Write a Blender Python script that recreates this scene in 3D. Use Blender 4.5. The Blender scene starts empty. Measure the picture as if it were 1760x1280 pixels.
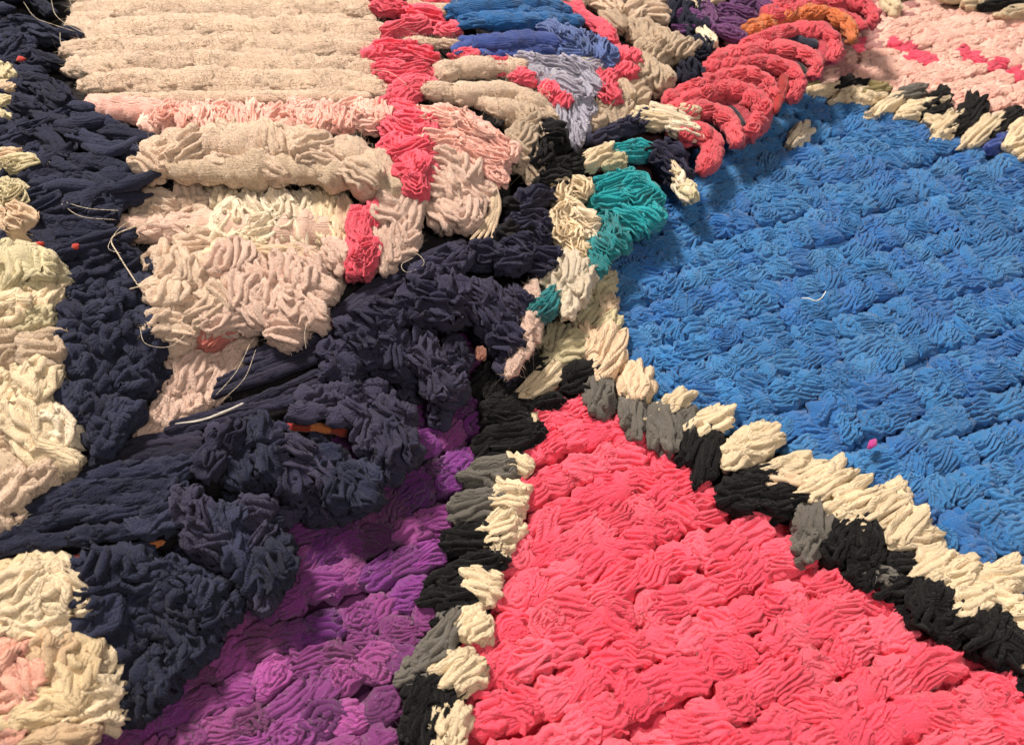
import bpy, math, random
import numpy as np
from mathutils import Vector
random.seed(7); rng = np.random.default_rng(7)
S = bpy.context.scene
COL = S.collection
CM = 0.01

# ------------------------------------------------------------------ camera
F = 1271.0; PITCH = math.radians(54); CAMZ = 50.0
FWD = np.array([0, math.cos(PITCH), -math.sin(PITCH)])
RIGHT = np.array([1.0, 0, 0]); UPV = np.array([0, math.sin(PITCH), math.cos(PITCH)])
CAM = np.array([0, 0, CAMZ])
cd = bpy.data.cameras.new('camera'); cam = bpy.data.objects.new('camera', cd); COL.objects.link(cam)
cam.location = (0, 0, CAMZ*CM); cam.rotation_euler = (math.radians(90-54), 0, 0)
cd.sensor_width = 36; cd.lens = 36*F/1760; cd.clip_start = 0.02; cd.clip_end = 20
cd.dof.use_dof = True; cd.dof.focus_distance = 0.60; cd.dof.aperture_fstop = 9
S.camera = cam

# ------------------------------------------------------------------ light
w = bpy.data.worlds.new('World'); S.world = w; w.use_nodes = True
w.node_tree.nodes['Background'].inputs[0].default_value = (1.0, 0.88, 0.78, 1)
w.node_tree.nodes['Background'].inputs[1].default_value = 0.15
def area(name, loc, tgt, size, power, col):
    l = bpy.data.lights.new(name, 'AREA'); l.size = size*CM; l.energy = power; l.color = col; l.shape = 'DISK'
    o = bpy.data.objects.new(name, l); COL.objects.link(o)
    o.location = Vector(loc)*CM
    o.rotation_euler = (Vector(tgt)-Vector(loc)).to_track_quat('-Z', 'Y').to_euler()
area('ceiling_lamp', (-105, 165, 240), (8, 38, 0), 56, 138, (1.0, 0.87, 0.74))
area('room_lamp', (60, -60, 150), (5, 35, 0), 60, 10, (1.0, 0.88, 0.78))
S.view_settings.view_transform = 'Standard'; S.view_settings.look = 'None'
S.view_settings.exposure = 0.0; S.view_settings.gamma = 1.0

# ------------------------------------------------------------------ helpers
def lin(r, g, b):
    f = lambda c: (c/255/12.92) if c/255 <= .04045 else ((c/255+.055)/1.055)**2.4
    return np.array([f(r), f(g), f(b)])
def ray(x, y): return FWD + RIGHT*(x-880)/F + UPV*(640-y)/F
def at(x, y, z=0.0):
    r = ray(x, y); return CAM + r*((CAMZ-z)/-r[2])
def proj(p):
    d = p-CAM; t = d@FWD
    return 880+F*(d@RIGHT)/t, 640-F*(d@UPV)/t
def pxcm(p): return ((p-CAM)@FWD)/F
def unit(v): return v/(np.linalg.norm(v)+1e-9)

perm = rng.permutation(4096).astype(np.int64)
G = rng.normal(size=(4096, 3)); G /= np.linalg.norm(G, axis=1, keepdims=True)
def noise(p):
    i = np.floor(p).astype(np.int64); f = p-i
    u = f*f*f*(f*(f*6-15)+10)
    out = 0
    for dx in (0, 1):
        hx = perm[(i[..., 0]+dx) & 4095]; wx = u[..., 0] if dx else 1-u[..., 0]
        for dy in (0, 1):
            hy = perm[(hx+i[..., 1]+dy) & 4095]; wy = u[..., 1] if dy else 1-u[..., 1]
            for dz in (0, 1):
                g = G[perm[(hy+i[..., 2]+dz) & 4095]]
                wz = u[..., 2] if dz else 1-u[..., 2]
                out = out + wx*wy*wz*(g[..., 0]*(f[..., 0]-dx)+g[..., 1]*(f[..., 1]-dy)+g[..., 2]*(f[..., 2]-dz))
    return out*1.6
def sstep(a, b, x):
    t = np.clip((x-a)/(b-a), 0, 1); return t*t*(3-2*t)
def folds(p, q, along, K, W, D, seed):
    """cloth creases: p world-like cm coords, q coordinate across the pleats; returns displacement in cm"""
    ps = p+seed
    wv = noise(ps*0.75)*1.3 + 0.45*noise(ps*1.9)
    s = K*q + W*wv
    t = np.abs(s-np.round(s))
    m = sstep(-.35, .25, noise(ps*0.6+31.7))
    h = D*(0.55*np.sqrt(np.clip(t*2, 0, 1)) - 0.55*np.exp(-(t/.10)**2))*(0.35+0.65*m)
    s2 = 2.7*K*(q*.8+along*.35) + 1.8*W*noise(ps*1.5+9.1)
    t2 = np.abs(s2-np.round(s2))
    m2 = sstep(-.1, .4, noise(ps*0.9+77.7))
    h = h + D*m2*(0.22*np.sqrt(np.clip(t2*2, 0, 1)) - 0.20*np.exp(-(t2/.13)**2))
    return h + D*.16*noise(ps*3.4)

# ------------------------------------------------------------------ H: height of the folded pile over the floor
HC = np.array([(0,-200,9),(500,-200,10),(950,-200,8),(0,0,9),(500,0,10),(800,0,9.5),(300,200,10.5),(700,200,10),(950,150,8.6),(1080,60,7.6),(1170,70,5.8),(1100,150,6.5),
 (200,300,10.2),(500,300,10.2),(700,330,9.6),(900,250,7.8),(60,400,10),(-200,300,9),(-200,700,7),(-200,1200,5),
 (300,450,7.4),(500,500,6.9),(650,430,6.9),(800,380,6.6),(450,600,5.8),(300,700,5.3),(300,372,8.3),(420,378,8.3),(560,385,8.0),
 (50,500,9.4),(200,500,8.8),(50,700,8.6),(200,700,7.6),(50,850,7.6),
 (100,880,5.6),(300,780,5.4),(500,650,5.6),(700,520,5.8),(900,450,5.2),(880,600,3.6),(780,660,3.6),(690,760,3.4),(600,850,3.6),(420,1000,3.6),(320,1080,3.2),
 (250,1200,2.4),(0,1030,6.4),(100,1040,5.8),(0,1250,5.2),(130,1200,4.6),(300,900,5),
 (1050,300,4.2),(1100,380,2.8),(1000,400,4.2),(1000,480,2.6),(1160,250,3.4),(1060,220,5),
 (1200,260,3.4),(1200,180,4.6),(1250,130,6),(1380,60,6.4),(1480,20,6.4),(1330,190,3.6),(1400,130,4.6),(1490,80,5),(1250,30,8),(1450,-100,8),(1250,-150,9)], float)
def H(x, y):
    d2 = ((HC[:, 0]-x)**2+(HC[:, 1]-y)**2)
    wt = np.exp(-d2/(2*75**2))+1e-3/(1+d2/1e4)**2
    return float((wt*HC[:, 2]).sum()/wt.sum())

# ------------------------------------------------------------------ materials
def cloth(name, rough=.92, sheen=.25, bump=.5, sc=1.0, crk=3.0, crw=5.0, crd=.0007, sss=.45):
    m = bpy.data.materials.new(name); m.use_nodes = True; nt = m.node_tree; N = nt.nodes; L = nt.links
    b = N['Principled BSDF']; b.inputs['Roughness'].default_value = rough
    b.inputs['Sheen Weight'].default_value = sheen; b.inputs['Sheen Roughness'].default_value = .6
    b.inputs['Specular IOR Level'].default_value = .15
    b.subsurface_method = 'BURLEY'
    b.inputs['Subsurface Weight'].default_value = sss; b.inputs['Subsurface Radius'].default_value = (1, .8, .7); b.inputs['Subsurface Scale'].default_value = .0022
    a = N.new('ShaderNodeAttribute'); a.attribute_name = 'Col'
    g = N.new('ShaderNodeNewGeometry')
    n1 = N.new('ShaderNodeTexNoise'); n1.inputs['Scale'].default_value = 38*sc; n1.inputs['Detail'].default_value = 4
    n2 = N.new('ShaderNodeTexNoise'); n2.inputs['Scale'].default_value = 620*sc; n2.inputs['Detail'].default_value = 3
    n3 = N.new('ShaderNodeTexNoise'); n3.inputs['Scale'].default_value = 1300; n3.inputs['Detail'].default_value = 2
    for n in (n1, n2, n3): L.new(g.outputs['Position'], n.inputs['Vector'])
    r = N.new('ShaderNodeMapRange'); r.inputs[3].default_value = .86; r.inputs[4].default_value = 1.12
    r.inputs[1].default_value = .25; r.inputs[2].default_value = .75
    L.new(n1.outputs[0], r.inputs[0])
    r2 = N.new('ShaderNodeMapRange'); r2.inputs[3].default_value = .76; r2.inputs[4].default_value = 1.18
    r2.inputs[1].default_value = .3; r2.inputs[2].default_value = .7
    L.new(n3.outputs[0], r2.inputs[0])
    mu = N.new('ShaderNodeMath'); mu.operation = 'MULTIPLY'; L.new(r.outputs[0], mu.inputs[0]); L.new(r2.outputs[0], mu.inputs[1])
    v = N.new('ShaderNodeVectorMath'); v.operation = 'SCALE'; L.new(a.outputs['Color'], v.inputs[0]); L.new(mu.outputs[0], v.inputs['Scale'])
    L.new(v.outputs[0], b.inputs['Base Color'])
    ad = N.new('ShaderNodeMath'); ad.operation = 'ADD'; L.new(n2.outputs[0], ad.inputs[0]); L.new(n3.outputs[0], ad.inputs[1])
    def mth(op, x, y=None, z=None):
        k = N.new('ShaderNodeMath'); k.operation = op
        for i, q in enumerate((x, y, z)):
            if q is None: continue
            if hasattr(q, 'links'): L.new(q, k.inputs[i])
            else: k.inputs[i].default_value = q
        return k.outputs[0]
    lc = N.new('ShaderNodeAttribute'); lc.attribute_name = 'Loc'
    sx = N.new('ShaderNodeSeparateXYZ'); L.new(lc.outputs['Vector'], sx.inputs[0])
    def nz(sc_, det=1):
        k = N.new('ShaderNodeTexNoise'); k.inputs['Scale'].default_value = sc_; k.inputs['Detail'].default_value = det
        L.new(lc.outputs['Vector'], k.inputs['Vector']); return k.outputs[0]
    wv = mth('MULTIPLY_ADD', nz(.8), crw, mth('MULTIPLY', mth('ADD', sx.outputs[1], mth('MULTIPLY', sx.outputs[2], .6)), crk))
    tri = mth('PINGPONG', wv, .5)                                   # 0 .. .5
    cr = mth('SUBTRACT', 1.0, mth('SMOOTHSTEP' if False else 'MINIMUM', mth('MULTIPLY', tri, 3.2), 1.0))
    cr = mth('MULTIPLY', cr, cr)
    rnd = mth('MULTIPLY', mth('POWER', mth('MULTIPLY', tri, 2.0), .6), .55)
    mk = N.new('ShaderNodeMapRange'); mk.inputs[1].default_value = .42; mk.inputs[2].default_value = .58; L.new(nz(.7), mk.inputs[0])
    hh = mth('MULTIPLY', mth('SUBTRACT', rnd, cr), mk.outputs[0])
    bpc = N.new('ShaderNodeBump'); bpc.inputs['Strength'].default_value = 1.0; bpc.inputs['Distance'].default_value = crd
    L.new(hh, bpc.inputs['Height'])
    bp = N.new('ShaderNodeBump'); bp.inputs['Strength'].default_value = bump; bp.inputs['Distance'].default_value = .0024
    L.new(ad.outputs[0], bp.inputs['Height']); L.new(bpc.outputs[0], bp.inputs['Normal']); L.new(bp.outputs[0], b.inputs['Normal'])
    return m
M_COT = cloth('cotton_jersey'); M_FUZ = cloth('fluffy_wool', 1, .5, .9, 1.0, crd=.0004, sss=.3); M_DARK = cloth('dark_knit', .95, .08, .7, sss=0.)
MATS = {'c': M_COT, 'f': M_FUZ, 'd': M_DARK}

# ------------------------------------------------------------------ mesh building
def mkobj(name, V, Fq, C, mat, parent, Lc=None):
    me = bpy.data.meshes.new(name)
    V = np.asarray(V, np.float32)
    if parent is not None: org = np.asarray(V.mean(0))
    me.vertices.add(len(V)); me.vertices.foreach_set('co', V.ravel()*CM)
    k = Fq.shape[1]
    me.loops.add(Fq.size); me.loops.foreach_set('vertex_index', Fq.ravel().astype(np.int32))
    me.polygons.add(len(Fq)); me.polygons.foreach_set('loop_start', np.arange(0, Fq.size, k, dtype=np.int32))
    me.update(calc_edges=True)
    me.polygons.foreach_set('use_smooth', np.ones(len(Fq), bool))
    at_ = me.color_attributes.new('Col', 'FLOAT_COLOR', 'POINT')
    CC = np.ones((len(V), 4), np.float32); CC[:, :3] = C
    at_.data.foreach_set('color', CC.ravel())
    la = me.attributes.new('Loc', 'FLOAT_VECTOR', 'POINT')
    la.data.foreach_set('vector', np.ascontiguousarray(V if Lc is None else Lc, np.float32).ravel())
    me.materials.append(mat)
    o = bpy.data.objects.new(name, me); COL.objects.link(o)
    if parent is not None: o.parent = parent
    return o

_grid = {}
def grid(nu):
    if nu in _grid: return _grid[nu]
    a = np.linspace(-1, 1, nu+1); X, Y = np.meshgrid(a, a, indexing='ij')
    X = X.ravel(); Y = Y.ravel()
    u = X*np.sqrt(1-Y*Y/2); v = Y*np.sqrt(1-X*X/2)
    idx = np.arange((nu+1)**2).reshape(nu+1, nu+1)
    Fq = np.stack([idx[:-1, :-1], idx[1:, :-1], idx[1:, 1:], idx[:-1, 1:]], -1).reshape(-1, 4)
    _grid[nu] = (u, v, Fq); return _grid[nu]

class Tufts:
    """collects lumps of cloth; a key names the object each lump belongs to"""
    def __init__(s): s.L = {}
    def add(s, key, c, A, N, sa, sb, sn, col, nu=18, K=1.1, W=1.0, D=.22, phi=0., am=1.9, taper=0., jag=.12, sq=.85, curl=0.):
        A = unit(A); N = unit(N-A*(N@A)); B = np.cross(N, A)
        s.L.setdefault(nu, []).append((key, c, A, B, N, (sa, sb, sn), col, K, W, D, phi, am, taper, jag, sq, curl, rng.uniform(-400, 400, 3)))
    def eval(s):
        res = {}
        for nu, Ls in s.L.items():
            u, v, Fq = grid(nu); rho = np.sqrt(u*u+v*v); th = np.arctan2(v, u)
            for i0 in range(0, len(Ls), 400):
                P = Ls[i0:i0+400]
                g = lambda k: np.array([q[k] for q in P])
                am = g(11)[:, None]; al = rho[None]*am
                d = np.stack([np.sin(al)*np.cos(th), np.sin(al)*np.sin(th), np.cos(al)], -1)
                seed = g(16)[:, None, :]
                sq = g(14)[:, None, None]
                ds = np.sign(d)*np.abs(d)**sq
                sz = g(5)[:, None, :]
                lo = ds*sz
                lo *= (1+.30*noise(d*1.3+seed)+.10*noise(d*3+seed))[..., None]
                tp = g(12)[:, None]
                lo[..., 1] *= 1-tp*(.5+.5*d[..., 0])
                lo[..., 2] *= 1-.6*tp*(.5+.5*d[..., 0])
                ph = g(10)[:, None]
                q = -np.sin(ph)*lo[..., 0]+np.cos(ph)*lo[..., 1] + .5*lo[..., 2]
                al2 = np.cos(ph)*lo[..., 0]+np.sin(ph)*lo[..., 1]
                K = g(7)[:, None]; W = g(8)[:, None]; D = g(9)[:, None]
                h = folds(lo, q, al2, K, W, D, seed)
                nn = d/sz; nn /= np.linalg.norm(nn, axis=-1, keepdims=True)
                # frayed rim: pleat ridges stick out at the rim
                rim = sstep(.35, .8, np.sqrt(1-np.clip(d[..., 2], 0, 1)**2))
                lo = lo + nn*h[..., None]*(1+1.0*rim[..., None])
                jg = g(13)[:, None]
                lo[..., 0] += jg*rim*noise(lo*2.2+seed+5)*np.sign(d[..., 0])*1.6
                cu = g(15)[:, None]
                lo[..., 2] += cu*(lo[..., 0]/sz[..., 0])*np.abs(lo[..., 0]/sz[..., 0])*sz[..., 2]
                Wd = g(1)[:, None, :] + lo[..., 0:1]*g(2)[:, None, :] + lo[..., 1:2]*g(3)[:, None, :] + lo[..., 2:3]*g(4)[:, None, :]
                for k, q_ in enumerate(P):
                    res.setdefault(q_[0], []).append((Wd[k], Fq, np.broadcast_to(q_[6], Wd[k].shape), np.stack([al2[k], q[k], lo[k, :, 2]], -1)+q_[16]))
        s.ruffles(res)
        return res
    R = None
    def ruf(s, key, c, A, N, sa, sb, sn, col, n=64, th=.2, hg=.45, phi=0., m=5, warp=.28, spiral=False, tilt=.25, ns=5, rl=1., dome=.62):
        """a strip of cloth folded to and fro (or rolled up) on edge over the top of a tuft"""
        A = unit(A); N = unit(N-A*(N@A)); B = np.cross(N, A)
        if s.R is None: s.R = {}
        s.R.setdefault((n, ns), []).append((key, c, A, B, N, (sa, sb, sn), col, th, hg, phi, m, warp, float(spiral), tilt, rng.uniform(-400, 400, 3), rl, dome))
    def ruffles(s, res):
        for (n, ns), Ls in (s.R or {}).items():
            idx = np.arange(n*ns).reshape(n, ns)
            Fq = np.stack([idx[:-1, :-1], idx[:-1, 1:], idx[1:, 1:], idx[1:, :-1]], -1).reshape(-1, 4)
            pr = {5: [(-1.1,-1.3),(-.72,.2),(0,1),(.72,.2),(1.1,-1.3)], 7: [(-1.05,-1.5),(-.97,-.2),(-.62,.62),(0,1),(.62,.62),(.97,-.2),(1.05,-1.5)]}[ns]
            cs = np.array(pr)[:, 0]; sn_ = np.array(pr)[:, 1]
            for i0 in range(0, len(Ls), 300):
                P = Ls[i0:i0+300]
                g = lambda k: np.array([q[k] for q in P])
                t = np.linspace(0, 1, n)[None]
                m = g(10)[:, None]; sp = g(12)[:, None]
                tt = t*m; wv = np.cos(np.pi*tt); wv = np.sign(wv)*np.abs(wv)**.55
                y1 = -.92+1.84*t; x1 = np.sqrt(1-y1**2*.8)*wv
                r = .95*(1-.9*t); a = 2*np.pi*t*m*.5
                x2 = r*np.cos(a); y2 = r*np.sin(a)
                x = x1*(1-sp)+x2*sp; y = y1*(1-sp)+y2*sp
                seed = g(14)[:, None, :]; wp = g(11)[:, None]
                q3 = np.stack([x*1.0, y*1.0, x*0], -1)
                x = x+wp*(noise(q3*1.3+seed)+.55*noise(q3*3.6+seed)); y = y+wp*(noise(q3*1.3+seed+50)+.55*noise(q3*3.6+seed+50))
                ph = g(9)[:, None]; X = x*np.cos(ph)-y*np.sin(ph); Y = x*np.sin(ph)+y*np.cos(ph)
                sz = g(5); rl = g(15)[:, None]
                rr = np.minimum(X*X+Y*Y, 1.4)
                Zc = sz[:, 2:3]*(np.sqrt(np.clip(1-g(16)[:, None]*rr, .05, 1))+rl*(.26*noise(q3*1.7+seed+9)+.10*noise(q3*4+seed+9)))
                C3 = np.stack([X*sz[:, 0:1], Y*sz[:, 1:2], Zc], -1)
                T_ = np.gradient(C3, axis=1); T_ /= np.linalg.norm(T_, axis=-1, keepdims=True)+1e-9
                tl = g(13)[:, None]
                dm = g(16)[:, None]/.62*.8
                U = np.stack([X*dm+tl*1.5*noise(q3*1.1+seed+70), Y*dm+tl*1.5*noise(q3*1.1+seed+90), np.ones_like(X)], -1)
                U = U-T_*(U*T_).sum(-1, keepdims=True); U /= np.linalg.norm(U, axis=-1, keepdims=True)+1e-9
                Sd = np.cross(T_, U)
                e = np.minimum(t, 1-t)*n; cap = np.sqrt(np.clip(1-(1-np.clip(e/3, 0, 1))**2, .003, 1))
                tk = g(7)[:, None]*cap*(1+.45*noise(q3*2.5+seed+20)); hg = g(8)[:, None]*cap*(1+.35*noise(q3*2+seed+30))
                Wl = C3[:, :, None]+Sd[:, :, None]*(tk[..., None]*cs)[..., None]+U[:, :, None]*(hg[..., None]*sn_)[..., None]
                Wl = Wl+.07*noise(Wl*2.6+seed[:, :, None])[..., None]*U[:, :, None]
                Wl = Wl.reshape(len(P), n*ns, 3)
                Wd = g(1)[:, None]+Wl[..., 0:1]*g(2)[:, None]+Wl[..., 1:2]*g(3)[:, None]+Wl[..., 2:3]*g(4)[:, None]
                for k, q_ in enumerate(P):
                    res.setdefault(q_[0], []).append((Wd[k], Fq, np.broadcast_to(q_[6], Wd[k].shape), Wl[k]+q_[14]))

def tube(P, rw, rh, col, ns=20, K=.9, W=1.0, D=.16, tw=.35, nt=None, lump=.18, ell=True):
    """rope of gathered cloth through the points P (cm); rw half-width, rh half-height"""
    P = np.array(P, float)
    Q = np.vstack([2*P[0]-P[1], P, 2*P[-1]-P[-2]])
    seg = [np.linalg.norm(P[i+1]-P[i]) for i in range(len(P)-1)]; Lt = sum(seg)
    nt = nt or max(10, int(Lt/0.16))
    out = []
    for i in range(len(P)-1):
        m = max(2, int(nt*seg[i]/Lt)); t = np.linspace(0, 1, m, endpoint=(i == len(P)-2))[:, None]
        a, b, c, d = Q[i:i+4]
        out.append(.5*((2*b)+(c-a)*t+(2*a-5*b+4*c-d)*t*t+(3*b-a-3*c+d)*t**3))
    X = np.vstack(out); n = len(X)
    sl = np.concatenate([[0], np.cumsum(np.linalg.norm(np.diff(X, axis=0), axis=1))])
    T = np.gradient(X, axis=0); T /= np.linalg.norm(T, axis=1, keepdims=True)+1e-9
    V = CAM-X; V /= np.linalg.norm(V, axis=1, keepdims=True); V = V*.6+np.array([0, 0, .6])
    Nn = V-T*(V*T).sum(1, keepdims=True); Nn /= np.linalg.norm(Nn, axis=1, keepdims=True)
    B = np.cross(Nn, T)
    seed = rng.uniform(-400, 400, 3)
    th = np.linspace(0, 2*np.pi, ns, endpoint=False)
    rw = np.interp(sl/sl[-1], np.linspace(0, 1, np.size(rw)), np.atleast_1d(rw)) if np.size(rw) > 1 else np.full(n, float(rw))
    rh = np.interp(sl/sl[-1], np.linspace(0, 1, np.size(rh)), np.atleast_1d(rh)) if np.size(rh) > 1 else np.full(n, float(rh))
    e = np.minimum(sl, sl[-1]-sl); cap = np.sqrt(np.clip(1-(1-np.clip(e/np.maximum(rw*1.2, .1), 0, 1))**2, 0.0004, 1))
    lm = 1+lump*1.6*noise(np.stack([sl*.9, sl*0, sl*0], 1)+seed)
    a_ = (rw*cap*lm)[:, None]*np.cos(th); b_ = (rh*cap*lm)[:, None]*np.sin(th)
    lo = np.stack([np.broadcast_to(sl[:, None], a_.shape), a_, b_], -1)
    q = lo[..., 0]*tw + lo[..., 1]*(1-tw)
    h = folds(lo, q, lo[..., 0], K, W, D, seed)*cap[:, None]
    W_ = X[:, None]+B[:, None]*(a_+h*np.cos(th))[..., None]+Nn[:, None]*(b_+h*np.sin(th))[..., None]
    idx = np.arange(n*ns).reshape(n, ns)
    Fq = np.stack([idx[:-1], np.roll(idx, -1, 1)[:-1], np.roll(idx, -1, 1)[1:], idx[1:]], -1).reshape(-1, 4)
    V_ = W_.reshape(-1, 3)
    cc = np.asarray(col, float)
    if cc.ndim == 2:   # colours along the rope
        tt = np.repeat(sl/sl[-1], ns) + .03*noise(V_*1.3)
        k = np.clip((tt*len(cc)).astype(int), 0, len(cc)-1); C = cc[k]
    else: C = np.broadcast_to(cc, V_.shape)
    return V_, Fq, C, lo.reshape(-1, 3)[:, [0, 1, 2]]*np.array([.35, 1.3, 1])+seed

def merge(parts):
    n = 0; Fs = []
    for p in parts: Fs.append(p[1]+n); n += len(p[0])
    return np.vstack([p[0] for p in parts]), np.vstack(Fs), np.vstack([p[2] for p in parts]), np.vstack([p[3] for p in parts])

def empty(name, loc, label, cat, group=None):
    o = bpy.data.objects.new(name, None); COL.objects.link(o); o.location = Vector(loc)*CM
    o['label'] = label; o['category'] = cat
    if group: o['group'] = group
    return o
def reparent_fix(o, root):
    o.parent = root; o.matrix_parent_inverse = root.matrix_world.inverted()

# ------------------------------------------------------------------ colours (measured on the cloth)
BLUE = [lin(46,118,184), lin(42,112,178), lin(52,124,188), lin(42,110,182), lin(58,126,188)]
PINK = [lin(248,84,112), lin(252,92,120), lin(244,78,108), lin(252,100,126)]
PURP = [0, 0, 0, lin(162,78,150), lin(98,27,110), lin(118,44,160)]
PALE = [lin(254,204,190), lin(250,196,184), lin(255,210,196), lin(250,200,186)]
CREAM = lin(230,212,180); CREAM2 = lin(224,199,170); ECRU = lin(206,197,162); WHITE = lin(238,224,200)
FUZ = lin(247,218,192); FUZP = lin(247,212,194)
BLK = lin(21,21,27); GREY = lin(102,99,94); OLIVE = lin(150,138,92)
NAVY = [lin(50,50,76), lin(57,56,82), lin(43,43,68), lin(62,60,86)]
NAVYB = [lin(42,47,73), lin(37,42,67), lin(49,55,82)]
TEAL = lin(16,156,168); TEAL2 = lin(18,134,144)
CORAL = [lin(228,92,104), lin(220,86,98), lin(232,100,110)]; CORALS = [lin(242,98,122), lin(236,90,114)]
ORNG = lin(228,136,76); RED = lin(170,40,44); LPINK = lin(244,188,176); LPINK2 = lin(248,200,188)
ROYAL = lin(48,74,150); SLATE = lin(92,116,176); LAV = lin(176,176,196); DBLUE = lin(24,94,158)
VIOL = [lin(100,50,112), lin(84,38,98), lin(112,60,120)]
RUST = lin(140,44,22)

def inside(x, y, poly):
    c = False; j = len(poly)-1
    for i in range(len(poly)):
        xi, yi = poly[i]; xj, yj = poly[j]
        if (yi > y) != (yj > y) and x < (xj-xi)*(y-yi)/(yj-yi)+xi: c = not c
        j = i
    return c

Z_BLUE = [(1366,158),(1440,168),(1500,184),(1560,205),(1610,222),(1690,252),(1760,268),(2200,380),(2200,1180),(1760,1040),(1735,990),(1660,965),(1600,945),(1575,890),(1530,865),(1480,835),(1420,795),(1340,775),(1275,740),(1205,705),(1140,672),(1068,640),(1064,600),(1020,555),(1052,520),(1040,450),(1020,400),(1100,310),(1180,240),(1290,190)]
Z_PINK = [(915,690),(960,684),(1060,705),(1125,745),(1170,790),(1250,855),(1290,890),(1370,905),(1400,955),(1480,1000),(1550,1040),(1590,1090),(1660,1115),(1700,1150),(1780,1160),(2200,1340),(2200,1900),(640,1900),(790,1290),(805,1200),(815,1130),(832,1080),(852,1030),(860,985),(885,925),(905,860),(885,800),(915,735)]
Z_PURP = [(862,690),(815,735),(842,770),(800,800),(815,840),(778,870),(790,905),(745,935),(778,975),(735,1005),(755,1050),(722,1090),(700,1130),(715,1180),(690,1230),(695,1290),(620,1600),(40,1600),(120,1250),(240,1060),(400,880),(600,690),(740,600),(850,570)]
Z_PALE = [(1330,120),(1400,135),(1500,142),(1560,150),(1640,178),(1700,190),(1780,205),(2300,330),(2300,-60),(1760,-10),(1640,10),(1600,-10),(1560,-120),(1300,-200),(1200,0)]

# ------------------------------------------------------------------ floor
fl = np.array([(-300,-250,-.9),(300,-250,-.9),(300,350,-.9),(-300,350,-.9)], float)
fo = mkobj('floor', fl, np.array([[0, 1, 2, 3]]), lin(70,52,44), M_DARK, None); fo['kind'] = 'structure'

# ================================================================== RUG LYING FLAT
flat = empty('rag_rug', at(1150, 800, 0), 'flat shaggy rug with blue, hot pink and purple fields edged in black and cream', 'rug')
bpy.context.view_layer.update()
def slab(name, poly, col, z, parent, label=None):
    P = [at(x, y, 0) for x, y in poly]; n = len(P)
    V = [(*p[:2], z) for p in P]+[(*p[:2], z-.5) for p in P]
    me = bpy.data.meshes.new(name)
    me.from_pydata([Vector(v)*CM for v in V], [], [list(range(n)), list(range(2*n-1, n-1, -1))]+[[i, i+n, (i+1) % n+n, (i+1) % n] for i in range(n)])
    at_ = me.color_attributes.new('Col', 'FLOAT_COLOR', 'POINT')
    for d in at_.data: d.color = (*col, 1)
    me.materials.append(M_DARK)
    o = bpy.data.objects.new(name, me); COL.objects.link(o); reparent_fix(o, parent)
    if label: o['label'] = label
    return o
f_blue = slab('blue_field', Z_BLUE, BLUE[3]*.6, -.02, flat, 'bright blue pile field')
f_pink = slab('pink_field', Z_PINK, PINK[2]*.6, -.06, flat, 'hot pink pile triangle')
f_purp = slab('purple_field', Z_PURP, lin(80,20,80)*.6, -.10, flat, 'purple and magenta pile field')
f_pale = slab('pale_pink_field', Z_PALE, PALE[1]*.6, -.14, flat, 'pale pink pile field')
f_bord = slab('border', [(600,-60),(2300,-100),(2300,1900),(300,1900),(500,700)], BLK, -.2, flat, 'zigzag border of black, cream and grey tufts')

RD = np.array([math.cos(math.radians(21)), math.sin(math.radians(21)), 0]); RP = np.array([-RD[1], RD[0], 0])
Zup = np.array([0, 0, 1.0])
T = Tufts(); ROOTS = {}; n_id = 0
def field(poly, parent, cols, SP=2.35, SL=2.0, D=.24, W=1.0, K=1.0, nu=18, hh=1.0, thk=.285, spir=.2, colf=None, name='tuft'):
    global n_id
    for r in range(-60, 75):
        rs = rng.uniform(0, SL)
        wob = rng.uniform(-400, 400)
        for c in range(-60, 90):
            u = c*SL+rs+rng.normal(0, .25)
            v = r*SP+.5*float(noise(np.array([u*.12, wob, 0.])))*2+.55*float(noise(np.array([u*.07, r*.3, 5.])))+rng.normal(0, .13)*SP/2.35
            p = RD*u+RP*v
            if (p-CAM)@FWD < 20: continue
            x, y = proj(p+Zup*.9)
            if x < -90 or x > 1860 or y < -70 or y > 1380 or not inside(x, y, poly): continue
            col = cols[rng.integers(len(cols))] if colf is None else colf(x, y, cols)
            col = col*rng.uniform(.94, 1.05)
            key = (parent.name, n_id); n_id += 1; ROOTS[key] = (parent, 'c', name)
            big = rng.uniform(.85, 1.2)
            ang = rng.normal(0, .18)
            A = RD*math.cos(ang)+RP*math.sin(ang)
            Nn = Zup - RP*rng.uniform(.15, .45)+RD*rng.normal(0, .15)
            Nn = Zup - RP*rng.uniform(.08, .3)+RD*rng.normal(0, .1)
            T.add(key, p-Zup*.14*hh, A, Nn, SL*.70*big, SP*.57, .95*hh, col, nu=nu, K=K, W=W, D=D, phi=rng.normal(0, .3), am=1.6)
            far = np.linalg.norm(p-CAM) > 95
            nr = 1
            spi = rng.random() < spir
            for k in range(nr):
                f_ = 1. if nr == 1 else .62
                o_ = RD*(0 if nr == 1 else (k-.5)*SL*.58)+RP*rng.normal(0, .12)
                tw_ = rng.uniform(.85, 1.05) if rng.random() < .65 else rng.uniform(1.15, 1.7)
                m = SP*.98/thk/tw_
                T.ruf(key, p+o_+Zup*rng.uniform(-.05, .2)*hh, A, Nn, SL*.70*big*f_, SP*.51*rng.uniform(.94, 1.08), .80*hh, col*rng.uniform(.97, 1.03), n=int(max(m, 4.5)*(12 if not far else 7.5)*(1 if SP > 2 else .8)),
                      th=thk*.57*tw_, hg=.20*hh, rl=.6, tilt=.15, dome=.38, phi=rng.normal(0, .45), m=m, warp=rng.uniform(.25, .5), spiral=spi)
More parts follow.
